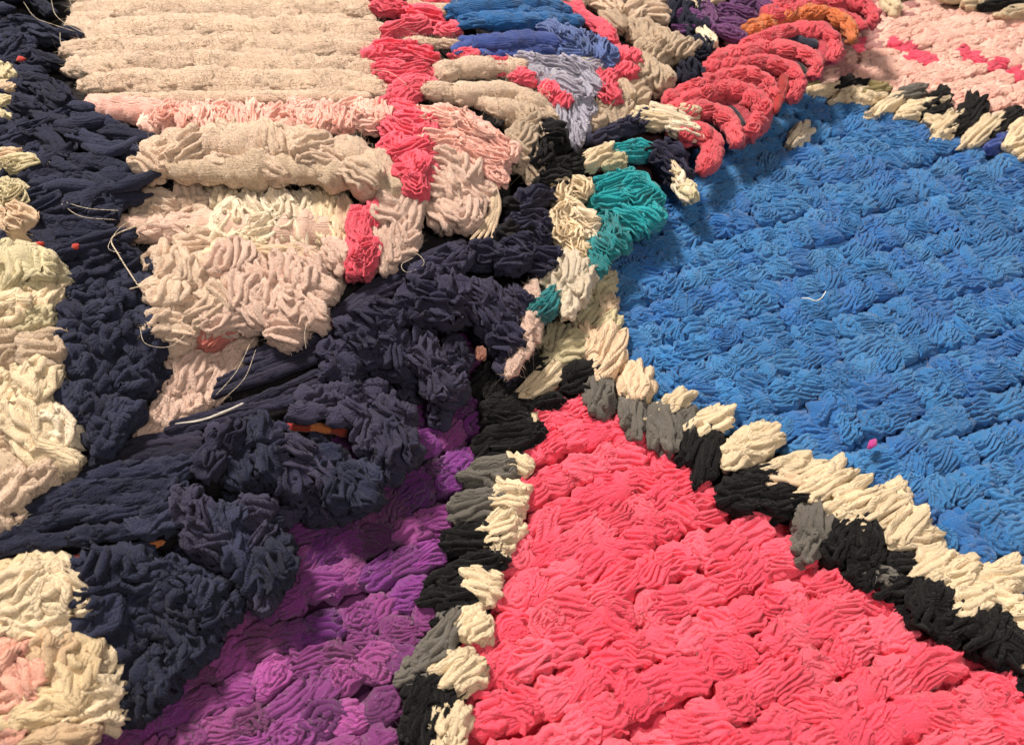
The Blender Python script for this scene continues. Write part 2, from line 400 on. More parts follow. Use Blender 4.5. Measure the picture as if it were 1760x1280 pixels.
def purpf(x, y, cols):
    n = float(noise(np.array([x*.006, y*.012, 3.3])))+rng.normal(0, .16)
    t = (y-700)/600
    k = np.clip(n*.7+.62*t+.12, 0, 1)
    c = PURP[4]*(1-k)+PURP[3]*k
    v = float(noise(np.array([x*.012, y*.02, 8.3])))
    return (c*(1-.6*max(0, v))+PURP[5]*.6*max(0, v))*(.62 if rng.random() < .22 else 1.)*(1+.35*float(noise(np.array([x*.01, y*.016, 1.3]))))
MAG = lin(238,76,110)
def palef(x, y, cols):
    for (a, b, c, d) in ((1530,68,1625,100), (1655,88,1775,122), (1472,66,1502,80)):
        if a < x < c and abs(y-(b+(d-b)*(x-a)/(c-a))) < 9: return MAG
    if x < 1545-y*1.0+35 and y < 130 and rng.random() < .6: return lin(196,140,140)
    return cols[rng.integers(len(cols))]
field(Z_BLUE, f_blue, BLUE, nu=9)
field(Z_PINK, f_pink, PINK, nu=10, thk=.295)
field(Z_PURP, f_purp, PURP, SP=2.1, nu=10, colf=purpf, thk=.30, spir=.3)
field(Z_PALE, f_pale, PALE, SP=1.45, SL=1.6, nu=6, hh=.5, thk=.4, K=1.6, D=.13, colf=palef)

def fan(parent, x, y, ln, wd, ang, col, z=1.1, nf=None, kind='c', name='tuft', thick=.55, D=.16, nu=16, K=1.4, spread=.35, zf=None, up=.7):
    """a knotted tuft whose strip ends splay out like fingers"""
    global n_id
    a = math.radians(ang)
    zf = zf or (lambda X, Y: z)
    c = at(x, y, zf(x, y)); s = pxcm(c)
    e = at(x+ln/2*math.cos(a), y-ln/2*math.sin(a), zf(x+ln/2*math.cos(a), y-ln/2*math.sin(a)))
    A = unit(e-c); L = ln*s/2; Wd = wd*s/2
    if zf(0, 0) == zf(1, 1): L = max(L, np.linalg.norm(e-c))
    Nn = unit(unit(CAM-c)*(1-up)+Zup*up); Nn = unit(Nn-A*(Nn@A)); B = np.cross(Nn, A)
    key = (parent.name, n_id); n_id += 1; ROOTS[key] = (parent, kind, name)
    col = np.asarray(col)*rng.uniform(.9, 1.08)
    dk = col.sum() < .25
    if dk: Wd *= .84; L *= .94; kind = 'd'; col = col*.6; ROOTS[key] = (parent, kind, name)
    if 1:
        T.ruf(key, c+Nn*.05, A, Nn, L*1.0, Wd*.85, min(L, Wd)*thick*1.15, col, n=64, th=.25 if dk else .29, hg=.3, phi=rng.normal(0, .4), m=max(1.6, 2*Wd/.56), warp=.45, rl=.8)
    T.add(key, c-Nn*(.25 if dk else .45)*thick, A, Nn, L*.92, Wd*.95, min(L, Wd)*thick*1.2, col, nu=nu, K=K, W=1.4 if dk else .8, D=D*(2.0 if dk else 1), phi=rng.normal(0, .2), am=2.0, taper=-.15)
    nf = nf or max(2, int(round(Wd/ .42)))
    for i in range(nf):
        t = (i+.5)/nf*2-1
        d = unit(A+B*(t*spread+rng.normal(0, .08)))
        cc = c+B*t*Wd*.75+A*L*rng.uniform(.15, .5)+Nn*rng.uniform(0, .4)*thick*Wd
        T.add(key, cc, d, Nn+B*t*.4, L*rng.uniform(.5, .75), max(.18, Wd/nf*1.25), max(.2, Wd*thick*.6), col*rng.uniform(.93, 1.05), nu=12, K=K*1.3, W=.5, D=D*.7, phi=0, am=2.1, taper=rng.uniform(0, .4))
C_, K_, G_ = CREAM, BLK, GREY
for (x, y, ln, wd, ang, col) in [
 (1040,612,95,70,75,CREAM2),(985,600,80,60,45,ECRU),(950,585,60,60,60,ECRU*.6),(1012,585,60,50,100,CREAM2),(1092,662,66,62,85,CREAM2),(1150,700,95,38,35,C_),(1030,683,70,55,95,G_),(1088,716,80,45,95,G_),(1140,742,80,60,95,G_),(1175,735,60,40,60,G_*.8),
 (1218,728,90,50,25,C_),(1185,765,70,50,70,K_),(1215,785,100,55,75,K_),(1262,785,60,55,60,C_),(1296,764,90,60,35,C_),(1275,850,100,80,20,K_),(1335,862,100,70,0,K_),(1290,825,90,50,10,K_),(1350,808,120,42,12,C_),(1345,830,80,40,0,CREAM2),
 (1408,838,120,62,25,C_),(1455,868,120,62,30,C_),(1500,885,110,66,35,C_),(1550,905,90,66,40,C_),(1575,925,70,50,30,C_),(1530,850,60,40,30,C_),
 (1395,900,70,66,80,G_),(1385,940,60,45,70,G_),(1435,930,80,70,70,K_),(1475,935,90,90,80,K_),(1490,980,80,60,40,K_),(1555,972,90,42,0,K_),(1512,990,60,40,-20,G_),(1540,1010,60,50,20,K_),
 (1600,975,80,66,30,C_),(1640,990,80,76,30,C_),(1660,1030,70,80,50,C_),(1720,995,90,55,25,C_),(1705,1030,80,60,10,C_),(1595,1040,90,90,40,K_),(1635,1070,90,70,30,K_),(1690,1090,80,120,60,K_),(1722,1110,70,110,80,K_),(1755,1062,70,80,0,C_),(1755,1120,50,90,80,CREAM2),(1790,1150,60,60,40,K_),(1770,1165,50,40,20,K_),
 (850,660,90,90,30,K_),(905,640,80,60,20,K_),(930,655,100,45,40,C_),(940,625,70,35,30,ECRU),(1000,650,80,62,30,K_),(940,690,60,30,10,K_),(865,710,100,80,10,K_),(900,722,50,20,5,C_),(870,760,110,72,20,K_),(905,745,70,50,10,K_),
 (845,812,100,52,15,G_),(890,798,50,40,-20,C_),(820,872,110,62,8,G_*.9),(872,858,76,72,-10,C_),(862,910,70,64,35,C_),(862,945,36,30,0,C_),(810,930,110,62,5,K_),(825,968,90,50,10,K_),(780,1025,110,60,5,K_),(760,1000,70,40,15,K_),
 (822,1005,76,62,-25,C_),(815,1078,55,72,70,C_),(780,1060,70,40,20,K_),(768,1082,70,56,50,G_),(745,1120,80,50,30,G_),(720,1150,70,46,25,G_*1.1),(790,1160,90,80,30,C_),(815,1170,60,26,45,C_),(730,1195,80,80,60,K_),(755,1210,60,90,80,K_),(725,1250,80,80,80,K_),(772,1240,62,84,80,C_),(768,1290,60,60,80,C_),(715,1290,80,60,80,K_),(700,1330,80,80,60,K_),
 (870,625,100,60,40,K_*.8),(910,585,80,50,50,GREY*.7),
 (1030,495,60,55,70,ECRU),(1040,530,50,40,60,CREAM2),(1010,545,60,50,60,ECRU*.8),(1045,560,50,40,50,ECRU),
 (1372,236,46,34,60,WHITE),
 (1388,152,50,20,10,OLIVE),(1412,158,56,26,15,C_),(1450,146,46,22,30,K_),(1478,146,36,18,20,K_),(1458,166,66,26,20,C_),(1502,156,44,26,20,OLIVE),(1490,172,50,24,10,C_),(1522,184,76,26,30,C_),(1560,164,60,26,25,G_),(1580,186,76,28,15,C_),(1560,200,50,20,10,C_),(1606,176,60,34,40,K_),(1612,198,50,28,20,K_*1.4),
 (1628,218,66,34,50,C_),(1608,212,50,24,-20,C_),(1668,196,66,44,60,K_),(1650,215,60,40,40,K_),(1686,228,80,40,40,C_),(1726,212,66,34,45,K_),(1745,236,66,40,45,C_),(1712,248,50,24,30,ROYAL),(1700,224,50,26,30,C_),(1775,215,50,34,30,K_),(1775,255,60,30,30,C_),
 (1720,8,80,20,10,K_),(1680,6,60,22,10,C_),(1750,22,80,20,5,C_*.8),(1730,-8,80,22,5,OLIVE),(1640,-6,60,20,5,C_),(1530,6,40,26,-60,C_),(1545,-10,40,20,0,OLIVE)]:
    fan(f_bord, x, y, ln, wd, ang, col, z=1.0, nu=18 if y > 500 else 14)

# ================================================================== folded rugs lying on top
fold = empty('folded_rug', at(450, 500, 0), 'cream shaggy rug heaped in folds with coral stripe and thick navy tufts', 'rug')
roll = empty('rolled_rug', at(1250, 200, 0), 'bunched rug with curved coral and orange ridges beside the blue field', 'rug')
bpy.context.view_layer.update()
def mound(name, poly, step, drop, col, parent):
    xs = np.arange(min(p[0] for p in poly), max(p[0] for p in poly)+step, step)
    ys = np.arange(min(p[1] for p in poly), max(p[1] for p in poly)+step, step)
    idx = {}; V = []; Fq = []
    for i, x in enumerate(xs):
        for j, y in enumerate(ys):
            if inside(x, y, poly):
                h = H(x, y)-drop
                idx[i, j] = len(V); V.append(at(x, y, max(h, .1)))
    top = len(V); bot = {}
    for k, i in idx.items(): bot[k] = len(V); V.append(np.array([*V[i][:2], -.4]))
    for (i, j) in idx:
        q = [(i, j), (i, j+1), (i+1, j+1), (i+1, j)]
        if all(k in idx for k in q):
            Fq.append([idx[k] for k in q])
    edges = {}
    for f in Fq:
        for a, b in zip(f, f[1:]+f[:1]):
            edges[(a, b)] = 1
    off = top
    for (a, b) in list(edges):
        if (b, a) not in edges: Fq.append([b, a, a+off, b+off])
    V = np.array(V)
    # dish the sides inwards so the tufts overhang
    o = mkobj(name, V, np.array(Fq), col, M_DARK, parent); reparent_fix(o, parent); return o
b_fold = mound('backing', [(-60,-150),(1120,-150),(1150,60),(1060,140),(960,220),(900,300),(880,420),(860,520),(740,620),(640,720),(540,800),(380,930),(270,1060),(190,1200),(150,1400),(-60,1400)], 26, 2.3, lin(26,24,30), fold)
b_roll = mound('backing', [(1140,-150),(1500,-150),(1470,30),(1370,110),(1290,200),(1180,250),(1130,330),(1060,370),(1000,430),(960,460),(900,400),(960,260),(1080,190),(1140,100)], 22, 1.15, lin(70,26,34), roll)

def g_part(name, parent, label=None):
    """a zone of pile: a thin woven patch that carries its tufts"""
    return parent
def zH(off=0.): return lambda X, Y: H(X, Y)+off
def L(x, y, ln, wd, ang, col, parent=None, off=0., kind='d', name='tuft', thick=.75, nu=24, K=.75, W=1.3, D=.34, phi=0., am=2.5, taper=0., up=.45, key=None, curl=0., jag=.12, z=None, ruf=True, rth=None):
    global n_id
    parent = parent or fold
    if parent is fold and ruf and kind in 'fd' and max(ln, wd) > 84 and taper == 0 and key is None:
        a = math.radians(ang)
        if ln < wd: a += math.pi/2; ln, wd = wd, ln; ang += 90
        for sgn in (-1, 1):
            L(x+sgn*ln*.24*math.cos(a), y-sgn*ln*.24*math.sin(a), min(83, ln*.6), min(83, wd*rng.uniform(.85, 1.05)), ang+rng.normal(0, 15), col, parent, off+rng.uniform(-.3, .2), kind, name, thick, 16, K, W, D, phi, am, 0, up)
        return
    a = math.radians(ang); hz = H(x, y)+off if z is None else z
    c = at(x, y, hz); s = pxcm(c)
    dx, dy = math.cos(a)*20, -math.sin(a)*20
    e = at(x+dx, y+dy, H(x+dx, y+dy)+off if z is None else z)
    A = unit(e-c)
    Nn = unit(CAM-c)*(1-up)+Zup*up
    if key is None: key = (parent.name, n_id); n_id += 1
    ROOTS[key] = (parent, kind, name)
    col = np.asarray(col)*rng.uniform(.93, 1.06)
    navy = kind == 'd'
    if navy: ln, wd, off = ln*.95, wd*.84, off+rng.uniform(-.35, .35)
    if ruf and min(ln, wd)*s > (1.3 if parent is not roll else .5) and taper < .3:
        sa, sb, sn = ln*s/2, wd*s/2, min(ln, wd)*s/2*thick
        th_ = rth or (.36 if x < 290 and y > 420 else (.27 if kind == 'c' and 360 < x < 610 and 320 < y < 445 else (.30 if kind == 'f' else .22 if kind == 'd' or y > 700 else .15)))
        m = max(2.2, 2*sb/(th_*2.15))
        T.ruf(key, c, A, Nn, sa*.92, sb*.88, sn*.85, col*rng.uniform(.97, 1.03), n=int(min(120, max(40, m*2*sa/.28))), th=th_, hg=min(sn*.6, .6), phi=rng.normal(0, .5 if not navy else .9), m=m*(.85 if navy else 1), warp=.45 if kind != 'f' else .3, spiral=rng.random() < (.35 if kind == 'c' else .1), tilt=.9 if navy else .5, ns=7, rl=(2.0 if navy else 1.1) if kind != 'f' else .3)
        c = c-unit(Nn)*(.35 if navy else .12)*sn
    T.add(key, c, A, Nn, ln*s/2, wd*s/2, min(ln, wd)*s/2*thick, col, nu=nu, K=K, W=W, D=D, phi=phi, am=am, taper=taper, curl=curl, jag=jag)
    return key
ROPES = []
def R(pts, w, col, parent=None, off=0., kind='c', name='pile_row', h=None, z=None, **k):
    parent = parent or fold
    P = [at(p[0], p[1], (H(p[0], p[1])+off if z is None else z)+(p[2] if len(p) > 2 else 0)) for p in pts]
    s = pxcm(P[len(P)//2])
    w = np.asarray(w, float)*s
    hh = w*.8 if h is None else np.asarray(h, float)*s
    V = tube(P, w, hh, col, **k)
    ROPES.append((V, parent, kind, name)); return V
def chain(pts, w, col, parent=None, off=.2, kind='c', step=38, ang=14, **k):
    """overlapping lumps along a path"""
    d = dict(K=1.4, D=.2, W=1.2, nu=20, thick=.7, ruf=False); d.update(k)
    for (x0, y0), (x1, y1) in zip([p[:2] for p in pts], [p[:2] for p in pts[1:]]):
        ds = math.hypot(x1-x0, y1-y0); n = max(1, int(ds/step))
        for i in range(n):
            t = (i+rng.uniform(.3, .7))/n
            L(x0+(x1-x0)*t+rng.normal(0, w*.12), y0+(y1-y0)*t+rng.normal(0, w*.12), step*rng.uniform(1.5, 2.2), w*rng.uniform(1.1, 1.7), -math.degrees(math.atan2(y1-y0, x1-x0))+rng.normal(0, ang), col, parent=parent, off=off+rng.uniform(-.1, .2), kind=kind, name='tuft', **d)
def nv(): return NAVY[rng.integers(len(NAVY))]
def nb(): return NAVYB[rng.integers(len(NAVYB))]
FUZZ = []   # surfaces that grow fibres: (tube data, count, length)

# -- cream top of the fold: rows of fluffy wool
def frow(pts, w, col, n=900, ln=.55, **k):
    d = dict(kind='f', ns=26, K=1.5, W=1.1, D=.13, tw=.15, lump=.12); d.update(k)
    V = R(pts, w, col, **d); FUZZ.append((V, n, ln, fold)); return V
for i, (y, x0, x1) in enumerate([(-46,120,680),(-14,125,690),(18,135,650),(50,130,670),(82,118,640),(113,118,650),(142,150,660)]):
    c_ = FUZ*rng.uniform(.97, 1.03)
    pt = [(x0+rng.uniform(-14,14),y-2)]+[(x0+k*(x1-x0)/7, y-2+k*1.1+rng.normal(0, 2.6), rng.uniform(-.05,.15)) for k in range(1, 7)]+[(x1,y+6)]
    frow(pt, [10,24,26,25,26,16], c_, off=-.35, n=1800, h=[7,8,8,8,7], ln=.55, D=.2)
    R([(p[0], p[1]+15) for p in pt], [8,14,14,14,10], c_*.97, off=-.72, kind='f', h=[8,9,9,8], ns=14, K=1.5, D=.2)
    chain(pt, 25, c_, off=-.3, kind='f', step=34, ang=7, thick=.45, taper=.3, D=.2, K=1.8, nu=22, jag=.3)
frow([(150,168),(300,172),(450,170),(640,168)], [6,14,14,10], FUZ, off=-.3)
for (x, y, l, w_, a) in ((175,212,110,34,-14),(215,232,110,30,-10),(205,258,120,34,-6),(180,285,120,36,-12),(235,290,110,30,10),(190,310,120,34,0),(150,345,120,40,10),(130,400,110,40,0),(210,345,90,30,10),(150,240,110,34,-20)):
    L(x, y, l, w_, a, nb(), off=.05, K=1.2, D=.26, nu=22, taper=.3, thick=.7)
# light pink ruffle
R([(148,178),(215,190,.2),(290,192,.2)], [14,26,22], LPINK, K=.9, D=.22, W=1.2, off=.1, ns=30)
for i in range(14):
    x = 262+i*30+rng.uniform(-4, 4)
    L(x, 204+rng.uniform(-5, 5), 68, 40, 80+rng.uniform(-25, 15), LPINK if i % 3 else LPINK2, kind='c', off=rng.uniform(-.1, .2), K=1.2, D=.26, W=1.3, nu=24, thick=.7)
for x, y in ((600,192),(560,214),(640,212),(520,190)): L(x, y, 60, 36, rng.uniform(-20, 40), LPINK2, kind='c', K=1.2, D=.25, nu=22)
# cream rolls above the edge of the fold
frow([(240,262),(330,248,.3),(450,252,.4),(560,262,.3),(640,284,.2),(690,318)], [18,30,34,33,30,20], FUZ, K=1.0, D=.3, W=1.3, n=1800, lump=.3)
frow([(250,290),(380,296,.2),(500,292,.1),(620,312,.1),(700,328)], [14,26,28,24,12], CREAM2, K=1.0, D=.26, n=1400, lump=.3, off=.25)
for x, y, l, w_, a in ((360,250,150,60,12),(500,255,150,66,-12),(590,292,140,60,-20),(430,290,160,44,-5),(280,275,90,50,30)):
    L(x, y, l, w_, a, FUZ, kind='f', off=.5, K=1.0, D=.28, W=1.1, nu=34)
# coral stripe
for (x, y, l, w_, a) in ((660,-12,90,34,5),(668,14,80,30,0),(730,28,90,34,-12),(700,50,110,36,8),(770,52,60,26,0),(672,90,110,40,8),(722,98,90,36,-8),(700,128,110,38,6),(668,118,70,30,0),(712,150,100,34,0),(690,172,80,36,20),(700,194,90,38,-30),(715,212,110,46,0),(690,226,90,46,-20),(735,238,80,50,20),(675,252,80,40,30),(708,262,100,50,10),(718,292,80,60,80),(712,322,70,52,80),(785,8,40,30,0),(745,4,80,24,0),(800,96,60,24,0),(860,115,70,34,0),(900,135,60,28,-10),(945,160,50,40,-30),(965,175,40,36,-60),(700,300,70,50,60)):
    L(x, y, l*.8, w_*.95, a, CORALS[rng.integers(2)], kind='c', off=.2, K=1.2, D=.24, W=1.4, nu=26, thick=.6)
# cream between and right of the stripe
for (pts, w_) in (([(700,12),(770,20),(850,14)], [8,14,8]), ([(745,-8),(800,-10),(860,-14)], [8,14,8]), ([(690,72),(745,76),(800,74)], [6,9,5]), ([(752,128),(820,116,.2),(890,120)], [16,20,12]), ([(735,160),(800,162,.2),(870,158,.2),(925,172)], [14,20,18,10]),
    ([(810,170),(860,186,.2),(930,192)], [10,18,10]), ([(885,168),(920,176,.2),(952,194)], [10,16,8])):
    frow(pts, w_, FUZ, n=400, off=.1)
    chain(pts, max(w_)*1.05, FUZ, off=.2, kind='f', step=30, ang=10, thick=.6, taper=.2, D=.22, K=1.8, jag=.3)
# light pink ruffle right of the stripe, hanging over
for (x, y, l, w_, a) in ((760,215,90,44,-20),(800,232,90,60,-30),(840,246,80,50,-40),(770,250,100,44,-12),(815,268,90,46,-20),(850,280,60,50,-50),(868,262,50,40,-60),(845,300,60,30,-40),(790,205,90,34,-20)):
    L(x, y, l, w_, a, LPINK if rng.random() < .6 else LPINK2*.95, kind='c', off=.2, K=1.3, D=.26, W=1.2, nu=26, thick=.6)
# greyish cream cloth hanging below it
for (x, y, l, w_, a) in ((895,222,90,60,-80),(925,250,80,46,-75),(890,262,80,50,-80),(915,290,70,44,-70),(905,225,80,50,80)):
    L(x, y, l, w_, a, CREAM2*.86, kind='f', off=-.5, K=1.1, D=.2, nu=24)
for (x, y, l, w_, a) in ((770,300,90,50,-70),(800,330,110,70,-80),(762,350,100,60,-75),(800,372,70,60,-80),(745,320,70,40,-70),(830,335,60,40,-80)):
    L(x, y, l, w_, a, FUZP, kind='f', off=-.4, K=1.3, D=.2, W=1.3, nu=26)
for dx in (-9, -3, 3, 9): R([(845+dx*.3,315),(852+dx*.5,350),(842+dx,385),(826+dx*2,414)], [5,6,5,2], CREAM2, off=.2, ns=10, D=.03)
# blue rows at the top
for (pts, w_, col) in (([(768,4),(840,14,.3),(920,10,.2),(985,24)], [10,22,22,12], DBLUE), ([(785,34),(860,38,.2),(930,38,.2),(1005,36)], [6,16,16,8], DBLUE*1.1), ([(760,-20),(850,-16),(960,-14)], [14,20,12], DBLUE*1.2),
     ([(785,70),(850,78,.3),(920,74,.2),(985,84)], [8,20,20,16], ROYAL), ([(800,90),(870,94),(940,92)], [6,13,8], ROYAL*1.2)):
    R(pts, w_, col, K=1.5, D=.22, W=1.0, ns=30, tw=.1, off=.3, kind='c')
for (x, y, l, w_, a) in ((815,15,110,30,10),(880,4,120,26,-8),(930,22,110,28,0),(860,28,120,24,5),(960,34,90,24,-10),(825,40,80,20,5),(810,78,70,26,20),(860,72,90,26,0),(905,82,90,28,-10)):
    L(x, y, l, w_, a, (DBLUE if y < 55 else ROYAL)*rng.uniform(.85, 1.2), kind='c', off=.6, K=2.0, D=.16, nu=24, thick=.5, taper=.4)
for (x, y, l, w_, a) in ((950,66,60,50,-70),(975,76,54,50,-70),(1000,84,56,48,-70),(1022,90,56,46,-70),(1045,98,54,36,-65),(985,98,60,26,-10),(1035,108,50,26,-20)):
    L(x, y, l, w_, a, SLATE*rng.uniform(.85, 1.1), kind='c', off=.3, K=1.2, D=.2, nu=24)
for (x, y, l, w_, a) in ((915,108,70,30,-10),(950,118,90,36,-20),(990,125,80,44,-20),(930,135,60,34,-30),(1010,142,60,36,-40),(975,150,70,36,-40),(1000,160,60,34,-60),(1020,115,40,30,0),(975,185,70,40,-80),(998,205,66,34,-80),(960,205,60,36,-80),(985,232,50,36,-80),(1010,185,50,30,-80)):
    L(x, y, l, w_, a, LAV*rng.uniform(.9, 1.06), kind='c', off=.2 if y < 165 else -.3, K=1.6, D=.2, nu=22, thick=.55, taper=.2)
L(1008,112,80,22,-8, ECRU, kind='c', off=.1)
# right-hand end of the cream rows
for (x, y, l, w_, a) in ((1010,4,100,34,-8),(1070,14,110,36,-14),(1115,22,70,34,-20),(1020,-16,120,30,-6),(1100,-10,90,34,-10),(1075,44,90,34,-18),(1110,60,70,46,-30),(1130,80,60,50,-60),(1150,85,56,60,-80),(1172,90,40,60,-80),(1115,100,60,60,-60),(1100,130,70,56,-75),(1130,140,56,50,-80),(1095,165,60,40,-80),(1070,165,50,46,-80),(1060,195,70,40,70),(1045,180,50,46,-80),(1075,200,46,36,70),(1030,205,60,30,80)):
    L(x, y, l, w_, a, (FUZ if y < 40 else CREAM2*rng.uniform(.82, 1)), kind='f', off=.1 if y < 100 else -.5, K=1.3, D=.2, nu=24)
for (x, y, l, w_, a) in ((1020,40,60,20,-30),(1045,62,50,24,-40),(1070,100,34,60,80),(1076,125,30,44,80),(1040,145,50,36,-70),(1048,165,40,34,-70),(985,12,50,20,-40)):
    L(x, y, l, w_, a, CORALS[1], kind='c', off=.3, nu=18, K=1.3)
for (x, y, l, w_, a) in ((1170,30,60,60,-60),(1195,55,60,50,-70),(1200,95,50,60,-80),(1185,130,50,50,-80),(1160,-4,70,50,-30),(1205,20,50,40,-60)):
    L(x, y, l, w_, a, NAVYB[1]*.8, off=-.2, nu=22)
fan(fold, 1215, 68, 46, 30, -50, WHITE, zf=zH(.3)); fan(fold, 1192, 6, 40, 30, 10, WHITE, zf=zH(.3)); fan(fold, 1225, 3, 40, 22, 30, CREAM2, zf=zH(.2))

# -- front face of the fold: white ruffles, fluffy rolls
R([(190,392),(300,396,-.5),(420,400,-.5),(560,400,-.5),(640,392)], [18,34,36,36,20], FUZP*.8, off=-1.0, D=.2, ns=26)
for (x, y, l, w_, a, c, kd) in ((235,375,150,54,18,FUZ,'f'),(305,350,120,50,-10,FUZ,'f'),(340,352,110,50,-60,FUZ,'f'),(375,330,90,50,-50,CREAM,'f'),(400,390,110,70,60,WHITE,'c'),(440,362,100,60,-50,WHITE,'c'),(455,400,100,60,30,WHITE,'c'),(485,370,120,56,-75,WHITE,'c'),(520,378,130,50,-80,WHITE,'c'),(548,380,120,44,-85,CREAM,'c'),(575,372,120,40,-88,CREAM,'c'),(594,378,110,40,-85,CREAM2,'c'),
     (410,425,100,34,10,CREAM,'c'),(480,432,120,30,-4,CREAM2,'c'),(300,392,130,40,10,FUZP,'f'),(350,400,100,44,-20,FUZP,'f'),(540,438,90,30,-20,FUZP,'f'),(580,435,80,40,-60,FUZP,'f')):
    L(x, y+5, l, w_*.95, a, c*.98, kind=kd, off=rng.uniform(-1.6, -1.0)+(.8 if y > 400 else 0), K=.95, D=.34 if kd == 'c' else .22, W=1.4, nu=26, thick=.85)
for (x, y, l, w_, a) in ((622,400,100,44,85),(628,440,80,48,80),(618,455,60,44,80),(640,372,60,36,60)):
    L(x, y, l, w_, a, CORALS[1]*.95, kind='c', off=-.1, K=1.2, nu=26)
for (x, y, l, w_, a) in ((665,392,110,50,80),(690,385,100,46,75),(710,370,80,40,70),(668,440,70,46,75),(700,425,70,40,60),(655,360,70,40,60)):
    L(x, y, l, w_, a, FUZP*.9, kind='f', off=-.4, K=1.4, D=.2, nu=26)
for (x, y, l, w_, a) in ((320,450,120,90,20),(365,440,110,80,-30),(300,490,90,90,60),(355,500,130,120,-40),(410,480,120,90,-70),(440,510,120,80,-75),(470,470,110,60,-80),(500,500,130,60,-75),(530,510,120,50,-70),(480,545,120,60,-60),(545,480,90,50,-60),(400,550,120,60,20),(330,555,120,70,30),(280,540,90,50,60),(440,450,120,50,10),(570,470,80,50,60)):
    L(x, y, l, w_, a, FUZP*rng.uniform(.96, 1.05) if x > 380 else FUZ, kind='f', off=rng.uniform(0, .5)-(1.6 if y < 475 else 0), K=1.1, D=.24, W=1.3, nu=24)
for (x, y, l, w_, a) in ((395,635,80,40,60),(375,665,80,40,55),(410,598,80,40,40),(340,625,130,90,50),(385,600,100,60,50),(320,660,110,80,60),(300,690,110,70,60),(350,680,110,56,55),(270,725,90,50,50),(295,600,60,50,60),(265,742,60,30,40),(300,735,70,30,20)):
    L(x, y, l, w_*.85, a, FUZP, kind='f', off=-1.5, K=1.2, D=.2, nu=28)
L(352,574,26,14,20, NAVY[0], off=.1, nu=12); L(375,575,60,40,40, lin(206,120,110), kind='c', off=.1, nu=20); L(548,552,40,20,10, lin(170,80,80), kind='c', nu=16)  # first lump is a dark patch painting the shaded gap between cream layers

# -- navy band along the left
for i in range(95):
    y = rng.uniform(-60, 430); x1 = 120+max(0, y-120)*.42+(-14 if 60 < y < 130 else 0)
    x = rng.uniform(-30, min(x1, 235) - 30)
    L(x, y, rng.uniform(80, 140), rng.uniform(24, 44), rng.normal(-8, 28), nb()*rng.uniform(.8, 1.15), off=rng.uniform(-.6, .3), K=1.2, D=.26, nu=22, taper=rng.uniform(0, .5), thick=.7)
for (pts) in ([(90,215),(150,212,.4),(205,198)], [(140,250),(190,262,.3),(240,238)], [(160,330),(220,318,.5),(290,288)], [(120,180),(160,186,.2),(165,172)], [(80,60),(120,55,.3),(145,62)], [(60,330),(110,318,.4),(200,330)]):
    R(pts, [7,12,5], nb()*1.1, off=.3, kind='d', D=.1, ns=16)
for (x, y, l, w_, a, c) in ((10,128,50,30,-30,ECRU),(5,150,50,22,0,CREAM2),(5,180,30,40,80,ECRU),(40,286,84,34,5,ECRU),(10,272,60,30,10,CREAM2),(15,345,60,70,60,ECRU),(35,385,80,60,-50,CREAM2*.9),(5,205,30,30,0,ECRU)):
    L(x, y, l, w_, a, c, kind='c', off=.4, K=1.2, D=.2, nu=24)
for (x, y) in ((36,102),(130,424),(25,425),(68,420)): L(x, y, 14, 10, 0, lin(190,60,50), kind='c', off=.6, nu=8, D=.03)

# -- near left column of big cream lumps
for (x, y, l, w_, a, c, kd) in ((35,480,110,110,80,ECRU,'c'),(72,470,80,70,-40,ECRU,'c'),(75,520,90,60,60,CREAM,'c'),(20,545,90,70,10,CREAM,'c'),(55,560,80,50,20,ECRU,'c'),(0,500,60,80,80,ECRU,'c'),
     (40,620,140,80,20,CREAM2,'f'),(80,615,80,70,-40,CREAM2,'f'),(30,690,120,90,60,CREAM,'c'),(70,660,90,60,80,CREAM,'c'),(60,735,120,80,-70,CREAM,'c'),(95,740,90,70,-60,WHITE,'c'),(80,785,100,60,-20,CREAM,'c'),(15,760,90,90,80,CREAM2,'f'),(0,700,60,90,80,CREAM2,'f'),(50,830,130,80,30,FUZ,'f'),(10,850,80,90,80,ECRU,'c'),(30,870,90,60,50,FUZ,'f'),(-20,600,80,120,80,CREAM2,'f'),(-20,820,80,120,80,CREAM2,'f')):
    L(x, y, l, w_, a, c, kind=kd, off=rng.uniform(-.7, .5), K=.8, D=.4, W=1.6, nu=28, thick=.9)
# big navy lumps beside them
for (x, y, l, w_, a) in ((150,480,130,70,20),(190,470,110,70,-10),(120,530,110,70,60),(165,525,120,60,55),(200,520,110,60,50),(235,500,80,60,20),(240,460,90,56,-30),(150,570,120,60,-50),(210,575,100,60,20),(250,560,60,60,60),(240,620,100,80,70),(170,620,110,60,-60),(135,660,130,70,80),(180,680,140,60,80),(225,680,130,70,75),(160,730,110,60,-60),(200,740,90,50,60),(110,600,90,60,70),(270,650,60,60,80),(110,450,80,50,0),(260,600,80,40,20)):
    L(x, y, l, w_*.95, a, nb(), off=rng.uniform(-1.1, .2), K=.7, D=.36, W=1.2, nu=24)
fan(fold, 178, 790, 50, 26, 40, NAVYB[0], kind='d', zf=zH(-.5), nf=2)

